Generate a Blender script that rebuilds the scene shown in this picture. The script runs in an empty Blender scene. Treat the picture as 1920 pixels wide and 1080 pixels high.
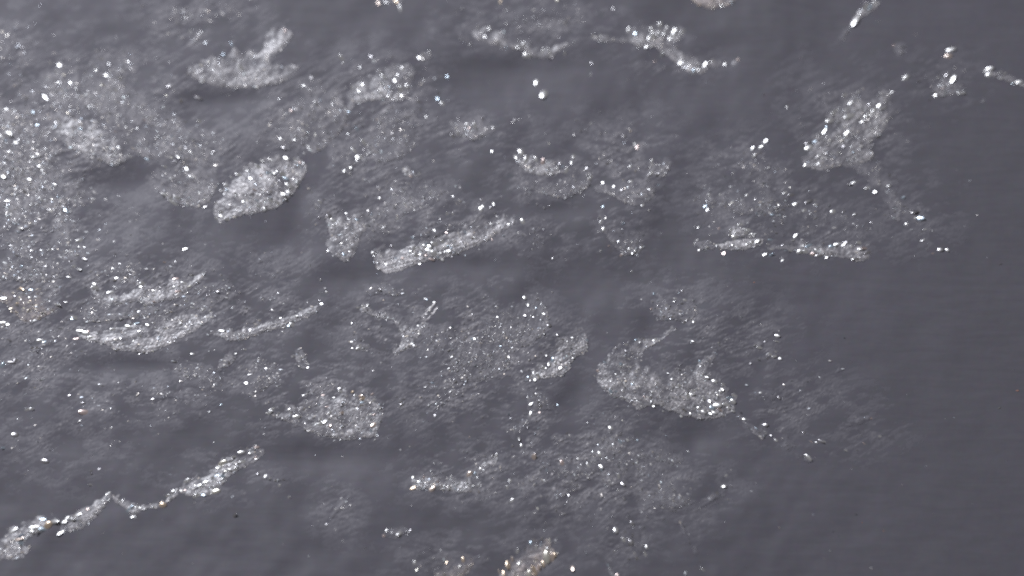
import bpy, math, random
import numpy as np
from mathutils import Vector, Matrix

# ------------------------------------------------------------------ camera, world, lamps, exposure
PX = 0.0001                       # one photograph pixel on the surface = 0.1 mm (field about 19 cm wide)
W, H = 1920, 1080
CAM_DIST, TILT = 0.52, math.radians(11.0)
scene = bpy.context.scene

cam_data = bpy.data.cameras.new("camera")
cam = bpy.data.objects.new("camera", cam_data)
scene.collection.objects.link(cam)
cam_loc = Vector((0.0, -math.sin(TILT) * CAM_DIST, math.cos(TILT) * CAM_DIST))
cam.location = cam_loc
cam.rotation_euler = (TILT, 0, 0)
cam_data.sensor_width = 36.0
cam_data.lens = 36.0 * CAM_DIST / (W * PX)
cam_data.clip_start, cam_data.clip_end = 0.01, 20.0
cam_data.dof.use_dof = True
cam_data.dof.focus_distance = 0.5175
cam_data.dof.aperture_fstop = 2.7
scene.camera = cam

world = bpy.data.worlds.new("World")
scene.world = world
world.use_nodes = True
bg = world.node_tree.nodes["Background"]
bg.inputs[0].default_value = (0.97, 0.95, 0.97, 1)
bg.inputs[1].default_value = 0.19


def area_lamp(name, loc, aim, size, power, col):
    d = bpy.data.lights.new(name, 'AREA')
    d.shape = 'DISK'
    d.size, d.energy, d.color = size, power, col
    o = bpy.data.objects.new(name, d)
    scene.collection.objects.link(o)
    o.location = loc
    o.rotation_euler = (Vector(aim) - Vector(loc)).to_track_quat('-Z', 'Y').to_euler()
    return o


area_lamp("fibre_lamp", (-0.36, 0.42, 0.56), (0.0, 0.0, 0), 0.10, 8.5, (0.93, 0.955, 1.0))

scene.view_settings.view_transform = 'Standard'
scene.view_settings.look = 'None'
scene.view_settings.exposure = 0.0
scene.view_settings.gamma = 1.0
scene.render.engine = 'CYCLES'
scene.render.filter_size = 2.1
scene.cycles.filter_width = 2.1
scene.cycles.max_bounces = 3
scene.cycles.use_denoising = False
scene.cycles.sample_clamp_direct = 12.0
scene.cycles.sample_clamp_indirect = 6.0

# ------------------------------------------------------------------ pixel -> point on the surface (z = 0)
_ct, _st = math.cos(TILT), math.sin(TILT)
_f = CAM_DIST / (W * PX)


def P(px, py):
    """points of the flat surface seen at photograph pixels (numpy arrays)"""
    u = (np.asarray(px, float) - W / 2) / W / _f
    v = -(np.asarray(py, float) - H / 2) / W / _f
    dx, dy, dz = u, v * _ct + _st, v * _st - _ct
    t = -cam_loc.z / dz
    return cam_loc.x + dx * t, cam_loc.y + dy * t


# ------------------------------------------------------------------ noise
def value_noise(x, y, scale, seed):
    r = np.random.RandomState(seed)
    n = 257
    g = r.rand(n, n)
    xs, ys = np.asarray(x) / scale + 1000.0, np.asarray(y) / scale + 1000.0
    xi, yi = np.floor(xs).astype(int), np.floor(ys).astype(int)
    fx, fy = xs - xi, ys - yi
    fx, fy = fx * fx * (3 - 2 * fx), fy * fy * (3 - 2 * fy)
    a, b = g[xi % n, yi % n], g[(xi + 1) % n, yi % n]
    c, d = g[xi % n, (yi + 1) % n], g[(xi + 1) % n, (yi + 1) % n]
    return (a * (1 - fx) + b * fx) * (1 - fy) + (c * (1 - fx) + d * fx) * fy


def smooth(t):
    t = np.clip(t, 0, 1)
    return t * t * (3 - 2 * t)


# ------------------------------------------------------------------ invented ground relief: low swells, and hollows sunk to give shade beside flakes
VEIL = """70,330,170,210,.85 200,170,190,90,.6 340,290,130,100,.6 60,560,140,110,.65 250,540,200,70,.6 90,690,150,80,.45 440,580,150,60,.5
560,210,110,90,.55 715,200,130,90,.7 700,300,110,70,.5 740,390,110,70,.6 840,420,130,50,.6 1000,45,150,60,.5 1240,110,120,50,.3 1170,310,120,90,.6
1030,340,100,55,.55 1010,450,90,55,.5 1165,430,80,70,.5 1430,370,150,95,.65 1590,250,120,120,.55 1710,400,90,80,.4 1770,150,90,70,.3 1260,570,100,60,.5
1330,640,170,90,.5 1470,760,140,80,.45 1600,800,110,70,.3 930,640,150,110,.75 750,610,120,80,.5 610,750,150,80,.6 490,700,100,60,.5 1100,870,190,110,.75
1240,920,140,90,.5 1000,790,80,70,.5 840,740,110,70,.55 890,890,130,60,.5 1180,1010,90,70,.4 640,960,60,60,.25 260,740,180,60,.4 100,830,150,90,.25
380,45,130,60,.45 20,90,70,70,.6 420,890,120,50,.3 830,1050,110,50,.35 1000,1040,90,60,.3 1420,620,110,60,.35 520,500,110,60,.3 890,250,120,60,.4 1500,170,80,80,.2
620,400,60,80,.5 480,160,120,70,.35 270,620,170,60,.4 1390,300,90,60,.5 1530,430,140,60,.55"""
SHADE_HOLLOWS = """410,205,65,32,.7 225,345,62,36,.9 530,450,70,45,.7 930,165,110,45,.8 1090,530,120,55,.7 650,525,60,26,.7 230,688,120,22,.8 1280,470,70,60,.7
560,360,30,50,.6 440,185,90,16,.7 600,860,160,30,.7 1300,820,60,40,.7 1040,395,60,18,.6 870,500,90,22,.7 1080,740,40,60,.7 730,480,30,40,.4 180,420,70,40,.5 1220,600,30,60,.3 1000,130,120,30,.6"""


def G(px, py):
    """height of the ground, in pixels' worth, at photograph pixels"""
    px, py = np.asarray(px, float), np.asarray(py, float)
    h = 7.0 * (value_noise(px, py, 120, 61) - 0.5) + 5.0 * (value_noise(px, py, 52, 62) - 0.5) + 1.6 * (value_noise(px, py, 21, 63) - 0.5)
    right = smooth((1750 - px) / 450.0)
    h = h * (0.30 + 0.70 * right)
    for w in SHADE_HOLLOWS.split():  # dips shaped so that their slopes fall dark
        cx, cy, rx, ry, a = (float(k) for k in w.split(','))
        h = h - 13.0 * a * min(1.0, ry / 38.0) * np.exp(-((px - cx) / rx) ** 2 - ((py - cy) / ry) ** 2)
    edge = smooth((px + 390) / 250) * smooth((2310 - px) / 250) * smooth((py + 340) / 220) * smooth((1420 - py) / 220)
    return h * edge


# ------------------------------------------------------------------ materials
def new_mat(name):
    m = bpy.data.materials.new(name)
    m.use_nodes = True
    nt = m.node_tree
    return m, nt, nt.nodes["Principled BSDF"]


SUB = np.array((0.0885, 0.0850, 0.1030))


def surface_material():
    m, nt, b = new_mat("matte grey surface")
    tc = nt.nodes.new("ShaderNodeTexCoord")
    n1 = nt.nodes.new("ShaderNodeTexNoise"); n1.inputs["Scale"].default_value = 26; n1.inputs["Detail"].default_value = 4
    n2 = nt.nodes.new("ShaderNodeTexNoise"); n2.inputs["Scale"].default_value = 900; n2.inputs["Detail"].default_value = 3
    for n in (n1, n2):
        nt.links.new(tc.outputs["Object"], n.inputs["Vector"])
    mx = nt.nodes.new("ShaderNodeMix"); mx.data_type = 'RGBA'
    mx.inputs[6].default_value = (*(SUB * np.array((0.92, 0.93, 0.90))), 1)
    mx.inputs[7].default_value = (*(SUB * np.array((1.10, 1.08, 1.11))), 1)
    nt.links.new(n1.outputs["Fac"], mx.inputs[0])
    mx2 = nt.nodes.new("ShaderNodeMix"); mx2.data_type = 'RGBA'; mx2.blend_type = 'MULTIPLY'
    mx2.inputs[0].default_value = 0.16
    nt.links.new(mx.outputs[2], mx2.inputs[6]); nt.links.new(n2.outputs["Color"], mx2.inputs[7])
    mp = nt.nodes.new("ShaderNodeMapping"); mp.inputs["Scale"].default_value = (130, 900, 1); mp.inputs["Rotation"].default_value = (0, 0, math.radians(8))
    n3 = nt.nodes.new("ShaderNodeTexNoise"); n3.inputs["Scale"].default_value = 1.0; n3.inputs["Detail"].default_value = 5; n3.inputs["Distortion"].default_value = 0.6
    nt.links.new(tc.outputs["Object"], mp.inputs["Vector"]); nt.links.new(mp.outputs["Vector"], n3.inputs["Vector"])
    mx3 = nt.nodes.new("ShaderNodeMix"); mx3.data_type = 'RGBA'; mx3.blend_type = 'OVERLAY'
    mx3.inputs[0].default_value = 0.15
    nt.links.new(mx2.outputs[2], mx3.inputs[6]); nt.links.new(n3.outputs["Fac"], mx3.inputs[7])
    nt.links.new(mx3.outputs[2], b.inputs["Base Color"])
    bp = nt.nodes.new("ShaderNodeBump"); bp.inputs["Strength"].default_value = 0.08; bp.inputs["Distance"].default_value = 0.0002
    nt.links.new(n2.outputs["Fac"], bp.inputs["Height"]); nt.links.new(bp.outputs["Normal"], b.inputs["Normal"])
    b.inputs["Roughness"].default_value = 0.62
    b.inputs["Specular IOR Level"].default_value = 0.25
    return m


def tone_material(name, rough, spec, coat=0.0, metal=0.0):
    m, nt, b = new_mat(name)
    a = nt.nodes.new("ShaderNodeAttribute"); a.attribute_name = "tone"
    nt.links.new(a.outputs["Color"], b.inputs["Base Color"])
    b.inputs["Roughness"].default_value = rough
    b.inputs["Specular IOR Level"].default_value = spec
    b.inputs["Metallic"].default_value = metal
    b.inputs["Coat Weight"].default_value = coat
    b.inputs["Coat Roughness"].default_value = 0.2
    return m


def grain_material(name, col):
    m, nt, b = new_mat(name)
    b.inputs["Base Color"].default_value = (*col, 1)
    b.inputs["Metallic"].default_value = 1.0
    b.inputs["Roughness"].default_value = 0.27
    b.inputs["Specular IOR Level"].default_value = 0.8
    return m


M_SURF = surface_material()
M_BODY = tone_material("granular flake", 0.58, 0.28)
M_SHINY = tone_material("glassy fibrous flake", 0.42, 0.6, 0.0, 0.08)
M_CRUST = tone_material("fine crystal grains", 0.32, 0.9, 0.0, 0.55)
M_GRAIN = [grain_material("clear white grain", (0.95, 0.95, 0.97)),
           grain_material("bluish fringe grain", (0.72, 0.84, 0.97)),
           grain_material("pinkish fringe grain", (0.93, 0.78, 0.76)),
           grain_material("dim grey grain", (0.50, 0.49, 0.52))]  # tints imitate lens colour fringes; the grey one makes dimmer glints
M_WARM = [grain_material("amber fringe grain", (0.97, 0.80, 0.64)),
          grain_material("pale yellow fringe grain", (0.97, 0.94, 0.86)),
          grain_material("orange pink fringe grain", (0.97, 0.83, 0.76))]  # warm tints copy the lens's orange fringes into the grain colour
M_DARK, _nt, _b = new_mat("dark speck")
_b.inputs["Base Color"].default_value = (0.035, 0.034, 0.042, 1); _b.inputs["Roughness"].default_value = 0.8
M_RUST, _nt, _b = new_mat("rusty speck")
_b.inputs["Base Color"].default_value = (0.24, 0.12, 0.09, 1); _b.inputs["Roughness"].default_value = 0.6


# ------------------------------------------------------------------ mesh helpers
def link(o, parent=None):
    scene.collection.objects.link(o)
    if parent is not None:
        o.parent = parent
    return o


def mesh_object(name, verts, faces, mat, parent=None, tone=None, smooth_shade=False):
    me = bpy.data.meshes.new(name)
    nv, nf = len(verts), len(faces)
    faces = np.asarray(faces, np.int32)
    k = faces.shape[1]
    me.vertices.add(nv)
    me.vertices.foreach_set("co", np.asarray(verts, np.float32).ravel())
    me.loops.add(nf * k)
    me.loops.foreach_set("vertex_index", faces.ravel())
    me.polygons.add(nf)
    me.polygons.foreach_set("loop_start", np.arange(0, nf * k, k, dtype=np.int32))
    me.polygons.foreach_set("use_smooth", np.full(nf, smooth_shade, bool))
    if tone is not None:
        at = me.attributes.new("tone", 'FLOAT_COLOR', 'POINT')
        c = np.ones((nv, 4), np.float32); c[:, :3] = tone
        at.data.foreach_set("color", c.ravel())
    me.update(calc_edges=True)
    me.validate()
    me.materials.append(mat)
    return link(bpy.data.objects.new(name, me), parent)


def ico(sub):
    import bmesh
    bm = bmesh.new()
    bmesh.ops.create_icosphere(bm, subdivisions=sub, radius=1.0)
    v = np.array([x.co[:] for x in bm.verts]); f = np.array([[x.index for x in y.verts] for y in bm.faces])
    bm.free()
    return v, f


ICO_V, ICO_F = ico(2)             # 42 points, 80 faces: the shape of the larger grains
ICO1_V, ICO1_F = ico(1)           # 12 points, 20 faces: the fine grains
rng = np.random.RandomState(7)

# a handful of shared grain shapes: worn, faceted lumps
GRAIN_MESHES = {}


def grain_mesh(kind, mat):
    key = (kind, mat.name)
    if key not in GRAIN_MESHES:
        r = np.random.RandomState(100 + kind)
        v = ICO_V.copy()
        for _ in range(9 if kind < 6 else 0):                              # cut random flats into the ball
            n = r.normal(size=3); n /= np.linalg.norm(n)
            d = v @ n
            lim = r.uniform(0.5, 0.85)
            v = v - np.outer(np.maximum(d - lim, 0), n)
        v *= 1.12
        me = bpy.data.meshes.new("grain")
        me.from_pydata(v.tolist(), [], ICO_F.tolist())
        me.polygons.foreach_set("use_smooth", np.full(len(ICO_F), kind % 3 == 0 or kind > 5, bool))
        me.materials.append(mat)
        me.update()
        GRAIN_MESHES[key] = me
    return GRAIN_MESHES[key]


def add_grain(name, px, py, r, parent=None, warm=False, z=None, mat=None, dull=0.0):
    x, y = P(px, py)
    if mat is None:
        mat = M_WARM[rng.randint(3)] if warm else M_GRAIN[3] if (r < 5 and rng.rand() < dull) else M_GRAIN[rng.choice(4, p=(0.60, 0.12, 0.08, 0.20) if r < 4 else (0.88, 0.08, 0.04, 0.0))]
    o = bpy.data.objects.new(name, grain_mesh(rng.randint(6) if r < 4.0 else 6, mat))
    rr = r * PX
    s = rng.uniform(1.0, 2.1)
    long = 1.0 + min(1.1, math.hypot(px - 1000, py - 600) / 950.0) * rng.uniform(0.4, 1.2)
    o.scale = (rr * long, rr / s, rr / s * 0.36)
    ang = math.atan2(-(py - 600), px - 1000) + rng.normal() * 0.25     # radial stretch and turn imitate the lens's smear of glints
    o.rotation_euler = (rng.normal() * 0.3, rng.normal() * 0.3, ang)
    o.location = (float(x), float(y), float(G(px, py)) * PX + (rr * 0.02 if z is None else z))
    if parent is not None:
        o.location -= parent.location
    return link(o, parent)


# ------------------------------------------------------------------ polygons
def poly_field(X, Y, pts, sharp):
    """signed distance (inside positive), distance to soft edges, distance to crisp edges"""
    pts = np.asarray(pts, float)
    n = len(pts)
    inside = np.zeros(X.shape, bool)
    d_all = np.full(X.shape, 1e9); d_soft = d_all.copy(); d_sharp = d_all.copy()
    for i in range(n):
        a, b = pts[i], pts[(i + 1) % n]
        c = ((a[1] > Y) != (b[1] > Y))
        with np.errstate(divide='ignore', invalid='ignore'):
            xx = (b[0] - a[0]) * (Y - a[1]) / (b[1] - a[1]) + a[0]
        inside ^= c & (X < xx)
        e = b - a
        t = np.clip(((X - a[0]) * e[0] + (Y - a[1]) * e[1]) / max(e @ e, 1e-9), 0, 1)
        d = np.hypot(X - a[0] - t * e[0], Y - a[1] - t * e[1])
        d_all = np.minimum(d_all, d)
        if sharp[i]:
            d_sharp = np.minimum(d_sharp, d)
        else:
            d_soft = np.minimum(d_soft, d)
    return np.where(inside, d_all, -d_all), d_soft, d_sharp


def sharp_edges(pts, mode):
    pts = np.asarray(pts, float)
    n = len(pts)
    area = sum(pts[i][0] * pts[(i + 1) % n][1] - pts[(i + 1) % n][0] * pts[i][1] for i in range(n))
    out = []
    for i in range(n):
        e = pts[(i + 1) % n] - pts[i]
        nx, ny = (e[1], -e[0]) if area > 0 else (-e[1], e[0])      # outward normal, y down
        l = math.hypot(nx, ny) or 1
        nx, ny = nx / l, ny / l
        if mode == 'low': out.append(ny > 0.25)
        elif mode == 'all': out.append(True)
        elif mode == 'right': out.append(ny > 0.1 or nx > 0.5)
        else: out.append(False)
    return out


FLAKE_COL = np.array((0.50, 0.475, 0.495))


def flake_body(parent, pts, level, mode, warm, streak, seed):
    pts = np.asarray(pts, float)
    lo, hi = pts.min(0) - 5, pts.max(0) + 5
    s = 2.3
    xs, ys = np.arange(lo[0], hi[0], s), np.arange(lo[1], hi[1], s)
    X, Y = np.meshgrid(xs, ys)
    r = np.random.RandomState(seed)
    X = X + r.uniform(-.8, .8, X.shape); Y = Y + r.uniform(-.8, .8, Y.shape)
    sh = sharp_edges(pts, mode)
    sd, dsoft, dsharp = poly_field(X, Y, pts, sh)
    n9, n22, n5 = value_noise(X, Y, 9, seed), value_noise(X, Y, 24, seed + 1), value_noise(X, Y, 4.5, seed + 2)
    soft_near = dsoft < dsharp
    sdw = sd + np.where(soft_near, (n9 - 0.5) * 14, (n9 - .5) * 3)
    size = max(6.0, sd.max())
    ws = min(32.0, size * 1.2)
    S = smooth(np.maximum(dsoft, 0) / ws) if not all(sh) else np.ones_like(X)
    S = np.where(sd < 0, 0, S)
    if streak is not None:
        a = math.radians(streak)
        u, v = X * math.cos(a) + Y * math.sin(a), -X * math.sin(a) + Y * math.cos(a)
        st = value_noise(u / 9.0, v, 3.0, seed + 3) - 0.5
    else:
        a = math.radians(-12 + 30 * (r.rand() - 0.5))
        u, v = X * math.cos(a) + Y * math.sin(a), -X * math.sin(a) + Y * math.cos(a)
        st = 0.6 * (value_noise(u / 8.0, v, 3.2, seed + 3) - 0.5)
    white = r.normal(size=X.shape)
    dens = np.clip(0.26 + 0.72 * S + 1.0 * (n22 - 0.5) + 0.8 * (n9 - .5) + 0.4 * np.exp(-(dsharp / 13.0) ** 2) * (sd > 0), 0, 1.3)      # how closely the crystals sit, plus a painted lit band at crisp edges
    lip = np.exp(-(dsharp / 3.2) ** 2) * (sd > 0)
    rough = (0.25 + 0.75 * np.minimum(dens, 1)) * (0.45 + 0.75 * level)
    hgt = (0.5 + 0.6 * level) * S + 1.1 * (dens - 0.30) + rough * (0.55 * (n9 - .5) + 0.6 * (n5 - 0.5) + 0.15 * white + 0.9 * st)
    hgt = hgt * (0.3 + 0.7 * smooth(dsharp / 7.0)) + 0.25 * lip
    hgt = np.where(sdw < 0, -3.0, np.maximum(hgt, -3.0))
    keep = sdw > -3.4
    cell = keep[:-1, :-1] & keep[1:, :-1] & keep[:-1, 1:] & keep[1:, 1:]
    up = (hgt > 0.02)
    cell &= up[:-1, :-1] | up[1:, :-1] | up[:-1, 1:] | up[1:, 1:]
    if not cell.any():
        return None
    idx = np.arange(X.size).reshape(X.shape)
    q = np.stack([idx[1:, :-1][cell], idx[1:, 1:][cell], idx[:-1, 1:][cell], idx[:-1, :-1][cell]], 1)
    used, inv = np.unique(q, return_inverse=True)
    q = inv.reshape(q.shape)
    px, py, hz = X.ravel()[used], Y.ravel()[used], hgt.ravel()[used]
    wx, wy = P(px, py)
    loc = parent.location
    verts = np.stack([wx - loc.x, wy - loc.y, (hz + G(px, py)) * PX - loc.z], 1)
    # own colour: cloudy crystal in denser clots; crisp edges get a painted bright rim
    amt = (dens ** 1.5 * (0.20 + 0.8 * (n5)) + 0.34 * lip + 0.40 * st).ravel()[used] * level * (0.36 + 0.28 * level)
    amt = np.clip(amt * np.exp(0.35 * white.ravel()[used]), 0.0, 1.4)[:, None]
    col = FLAKE_COL * (np.array((1.08, 0.97, 0.90)) if warm else 1.0)  # warm tint stands in for the lens's orange fringe
    tone = np.clip(SUB * (1 - np.minimum(amt, 1)) + col * amt, 0.03, 0.85)
    tris = np.concatenate([q[:, [0, 1, 2]], q[:, [0, 2, 3]]])
    return mesh_object("body", verts, tris, M_SHINY if level > 0.5 else M_BODY, parent, tone), (sd, dens, X, Y, hgt)


def fine_grains(parent, field_list, level, dens_k, warm, seed, extra):
    r = np.random.RandomState(seed + 50)
    cx, cy, cr, ct, cz = [], [], [], [], []
    for (sd, dens, X, Y, hgt) in field_list:
        ok = (sd > -1.5)
        x, y, dn, hz = X[ok], Y[ok], dens[ok], hgt[ok]
        p = np.clip(dn, 0.05, 1.2) ** 2.0 * dens_k * 0.22
        pick = r.rand(len(x)) < p
        n = pick.sum()
        cx.append(x[pick] + r.uniform(-1, 1, n)); cy.append(y[pick] + r.uniform(-1, 1, n))
        cz.append(np.maximum(hz[pick], 0))
        cr.append(np.clip(np.exp(r.normal(-0.10, 0.42, n)), 0.5, 2.6))
        ct.append(np.clip(np.exp(r.normal(math.log(0.15 + 0.26 * level), 0.85, n)), 0.13, 0.97))
    for (x, y, rad) in extra:
        cx.append([x]); cy.append([y]); cz.append([1.0]); cr.append([rad]); ct.append([0.93])
    cx, cy, cz, cr, ct = (np.concatenate([np.asarray(k, float) for k in a]) if a else np.zeros(0) for a in (cx, cy, cz, cr, ct))
    n = len(cx)
    if n == 0:
        return None
    wx, wy = P(cx, cy)
    R = cr * PX
    ang = np.arctan2(-(cy - 600), cx - 1000) + r.normal(size=n) * 0.4  # lens's radial smear shaped into the fine grains
    lon = 1.25 + np.minimum(1.2, np.hypot(cx - 1000, cy - 600) / 900) * r.uniform(0.2, 1.3, n)
    base = ICO1_V[None] * r.uniform(0.7, 1.15, (n, 12, 1))
    # tumble each grain about x first
    a2 = r.uniform(0, 6.28, n)[:, None]
    yy = base[..., 1] * np.cos(a2) - base[..., 2] * np.sin(a2); zz = base[..., 1] * np.sin(a2) + base[..., 2] * np.cos(a2)
    bx, by, bz = base[..., 0] * (R * lon)[:, None], yy * R[:, None] * 0.65, zz * R[:, None] * 0.42
    ca, sa = np.cos(ang)[:, None], np.sin(ang)[:, None]
    loc = parent.location
    V = np.stack([bx * ca - by * sa + wx[:, None] - loc.x, bx * sa + by * ca + wy[:, None] - loc.y,
                  bz + ((cz + G(cx, cy)) * PX + R * 0.1)[:, None] - loc.z], -1).reshape(-1, 3)
    F = (ICO1_F[None] + (np.arange(n) * 12)[:, None, None]).reshape(-1, 3)
    hue = r.normal(size=(n, 1)) * np.array((0.05, 0.0, -0.06))
    T = np.clip(ct[:, None] * (1 + hue) * (np.array((1.05, 0.96, 0.86)) if warm else np.array((1.0, 0.985, 1.01))), 0.05, 0.98)
    o = mesh_object("grain_crust", V, F, M_CRUST, parent, np.repeat(T, 12, 0))
    o["kind"] = "stuff"
    return o


def parse(g):
    out = []
    for w in g.split():
        warm = w.endswith('w')
        a = [float(k) for k in w.rstrip('w').split(',')]
        out.append((a[0], a[1], a[2], warm))
    return out


def pts_of(s):
    return [tuple(float(k) for k in w.split(',')) for w in s.split()]


N_FLAKE = [0]
GK = 0.70        # the list gives radii including the glare round each grain


def flake(label, level, outlines, glints="", mode='low', warm=False, streak=None, dens=1.0, name="crystal_flake", group="glittering crystal flakes on the grey surface", cat="flake"):
    N_FLAKE[0] += 1
    seed = 1000 + 17 * N_FLAKE[0]
    polys = [pts_of(s) for s in outlines.split('|')]
    allp = np.concatenate([np.asarray(p) for p in polys])
    c = allp.mean(0)
    x, y = P(c[0], c[1])
    root = bpy.data.objects.new(name, None)
    root.empty_display_size = 0.002
    root.location = (float(x), float(y), float(G(c[0], c[1])) * PX)
    link(root)
    root["label"], root["category"], root["group"] = label, cat, group
    fields = []
    for k, p in enumerate(polys):
        b = flake_body(root, p, level, mode, warm, streak, seed + k * 5)
        if b:
            fields.append(b[1])
    gl = parse(glints)
    small = [(a, b, r * 0.72) for a, b, r, w in gl if r < 4]
    fine_grains(root, fields, level, dens, warm, seed, small)
    for a, b, r, w in gl:
        if r >= 4:
            # sit the grain on the body below it
            z = 0.0
            for (sd, dn, X, Y, hz) in fields:
                i = np.argmin((X - a) ** 2 + (Y - b) ** 2)
                if (X.ravel()[i] - a) ** 2 + (Y.ravel()[i] - b) ** 2 < 16:
                    z = max(z, hz.ravel()[i])
            add_grain("grain", a, b, r * GK, root, w or (warm and rng.rand() < 0.35), z=(z + r * GK * 0.03) * PX, dull=0.45 - 0.6 * level)
    return root


# ------------------------------------------------------------------ the grey surface
def surface():
    X, Y = np.meshgrid(np.arange(-400, 2324, 6.0), np.arange(-350, 1433, 6.0))
    wx, wy = P(X, Y)
    ny, nx = X.shape
    v = np.stack([wx.ravel(), wy.ravel(), (G(X, Y) * PX).ravel()], 1)
    idx = np.arange(X.size).reshape(X.shape)
    f = np.stack([idx[1:, :-1].ravel(), idx[1:, 1:].ravel(), idx[:-1, 1:].ravel(), idx[:-1, :-1].ravel()], 1)
    # a flat margin round the sculpted middle
    cs = [idx[0, 0], idx[0, -1], idx[-1, -1], idx[-1, 0]]
    n0 = len(v)
    out = np.array([(-0.5, 0.4, 0), (0.5, 0.4, 0), (0.5, -0.4, 0), (-0.5, -0.4, 0)])
    v = np.concatenate([v, out])
    ring = [(cs[1], cs[0], n0, n0 + 1), (cs[2], cs[1], n0 + 1, n0 + 2), (cs[3], cs[2], n0 + 2, n0 + 3), (cs[0], cs[3], n0 + 3, n0)]
    f = np.concatenate([f, np.array([(r[1], r[0], r[3], r[2]) for r in ring])])
    o = mesh_object("ground", v, f, M_SURF, smooth_shade=True)
    o["kind"] = "structure"
    o["label"] = "smooth matte bluish grey surface under the flakes"
    return o


surface()



# ------------------------------------------------------------------ frosty residue and dust between the flakes; its paleness also stands in for haze
def veil_density(X, Y):
    d = np.zeros(X.shape)
    for w in VEIL.split():
        cx, cy, rx, ry, a = (float(k) for k in w.split(','))
        d = np.maximum(d, a * np.exp(-(((X - cx) / rx) ** 2 + ((Y - cy) / ry) ** 2) * 1.1))
    d = d * (1.35 - 0.45 * smooth((X - 900) / 600))
    for w in SHADE_HOLLOWS.split():  # residue thinned here so the shaded hollows stay darker
        cx, cy, rx, ry, a = (float(k) for k in w.split(','))
        d *= 1 - a * np.exp(-(((X - cx) / rx) ** 2 + ((Y - cy) / ry) ** 2))
    return d


def residue():
    r = np.random.RandomState(5)
    X, Y = np.meshgrid(np.arange(-60, 1900, 3.0), np.arange(-50, 1140, 3.0))
    X = X + r.uniform(-1, 1, X.shape); Y = Y + r.uniform(-1, 1, Y.shape)
    d = veil_density(X, Y)
    n60, n25, n10, n5 = (value_noise(X, Y, k, 900 + k) for k in (60, 25, 10, 5))
    fib = 0
    for k, deg in enumerate((-14, 12, -32)):               # three families of fine fibres, each in its own patches
        a = math.radians(deg)
        wob = 14 * (value_noise(X, Y, 70, 950 + k) - 0.5)
        u, v = X * math.cos(a) + Y * math.sin(a), -X * math.sin(a) + Y * math.cos(a) + wob
        fib = fib + (value_noise(u / 8.0, v, 3.4, 960 + k) - 0.5) * (0.35 + 1.3 * value_noise(X, Y, 140, 970 + k))
    fib = fib * 0.75
    clot = np.clip(0.45 + 1.1 * (n60 - 0.5) + 1.3 * (n25 - 0.5) + 0.7 * (n10 - 0.5) + 0.2 * (n5 - 0.5) + 1.5 * fib, 0, 1.2)
    amt = d * clot
    hgt = 0.9 * (amt - 0.10) + 0.65 * amt * fib + 0.5 * amt * (n5 - 0.5) + 0.3 * amt * r.normal(size=X.shape) + 0.02
    up = (hgt > 0.01)
    cell = up[:-1, :-1] | up[1:, :-1] | up[:-1, 1:] | up[1:, 1:]
    idx = np.arange(X.size).reshape(X.shape)
    q = np.stack([idx[1:, :-1][cell], idx[1:, 1:][cell], idx[:-1, 1:][cell], idx[:-1, :-1][cell]], 1)
    used, inv = np.unique(q, return_inverse=True)
    q = inv.reshape(q.shape)
    wx, wy = P(X.ravel()[used], Y.ravel()[used])
    a = np.maximum(amt - 0.06, 0).ravel()[used][:, None] * 0.19 * np.exp(0.6 * r.normal(size=len(used)))[:, None]
    tone = SUB * (1 - a) + FLAKE_COL * a
    o = mesh_object("residue_haze", np.stack([wx, wy, (np.maximum(hgt, -0.6) + G(X, Y)).ravel()[used] * PX], 1),
                    np.concatenate([q[:, [0, 1, 2]], q[:, [0, 2, 3]]]), M_BODY, None, tone)
    o["kind"] = "stuff"; o["category"] = "residue"
    o["label"] = "thin frosty residue with painted haze over the grey between the flakes"
    root = bpy.data.objects.new("crystal_dust", None)          # only a carrier for the dust's origin
    root.location = (0, 0, 0)
    dust = fine_grains(root, [(np.ones(X.shape), np.clip(amt, 0, 1), X, Y, np.maximum(hgt, 0))], 0.32, 2.0, False, 77, [])
    bpy.data.objects.remove(root)
    dust.parent = None
    dust.name = "crystal_dust"; dust.data.name = "crystal_dust"
    dust["kind"] = "stuff"; dust["category"] = "dust"
    dust["label"] = "fine glittering crystal dust scattered over the frosty residue"


residue()
# ------------------------------------------------------------------ flakes, upper part
flake("bowl shaped pale flake with smooth curved rim and a raised arm, on bare grey", .66,
      "345,133 360,146 385,157 410,163 440,166 480,165 510,160 535,152 556,138 562,125 545,124 520,122 505,114 525,98 541,82 549,62 535,50 512,54 494,62 500,78 490,95 478,105 470,92 455,98 440,88 425,100 400,108 375,118",
      "453,128,7 487,130,5 420,105,4 455,102,4 475,108,4 435,85,5 378,124,3 377,144,3 380,148,3 518,155,4 460,162,3 478,163,3 535,60,4 372,138,3 500,112,3 527,95,3", mode='right')
flake("dim wisp of scattered grains above the bowl shaped flake", .30,
      "310,20 340,12 365,18 372,25 400,15 420,25 410,40 390,45 350,35 325,40", "395,40,3 418,27,3 345,22,3", mode='none', dens=.8)
flake("thin curved sliver between the dim wisp and the bowl shaped flake", .45,
      "350,88 360,72 375,56 384,62 376,74 362,88", "377,61,4 386,82,3", mode='right')
flake("short faint streak just beyond the dim wisp of scattered grains", .25, "250,-8 263,-8 272,15 262,12", mode='none')
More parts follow.
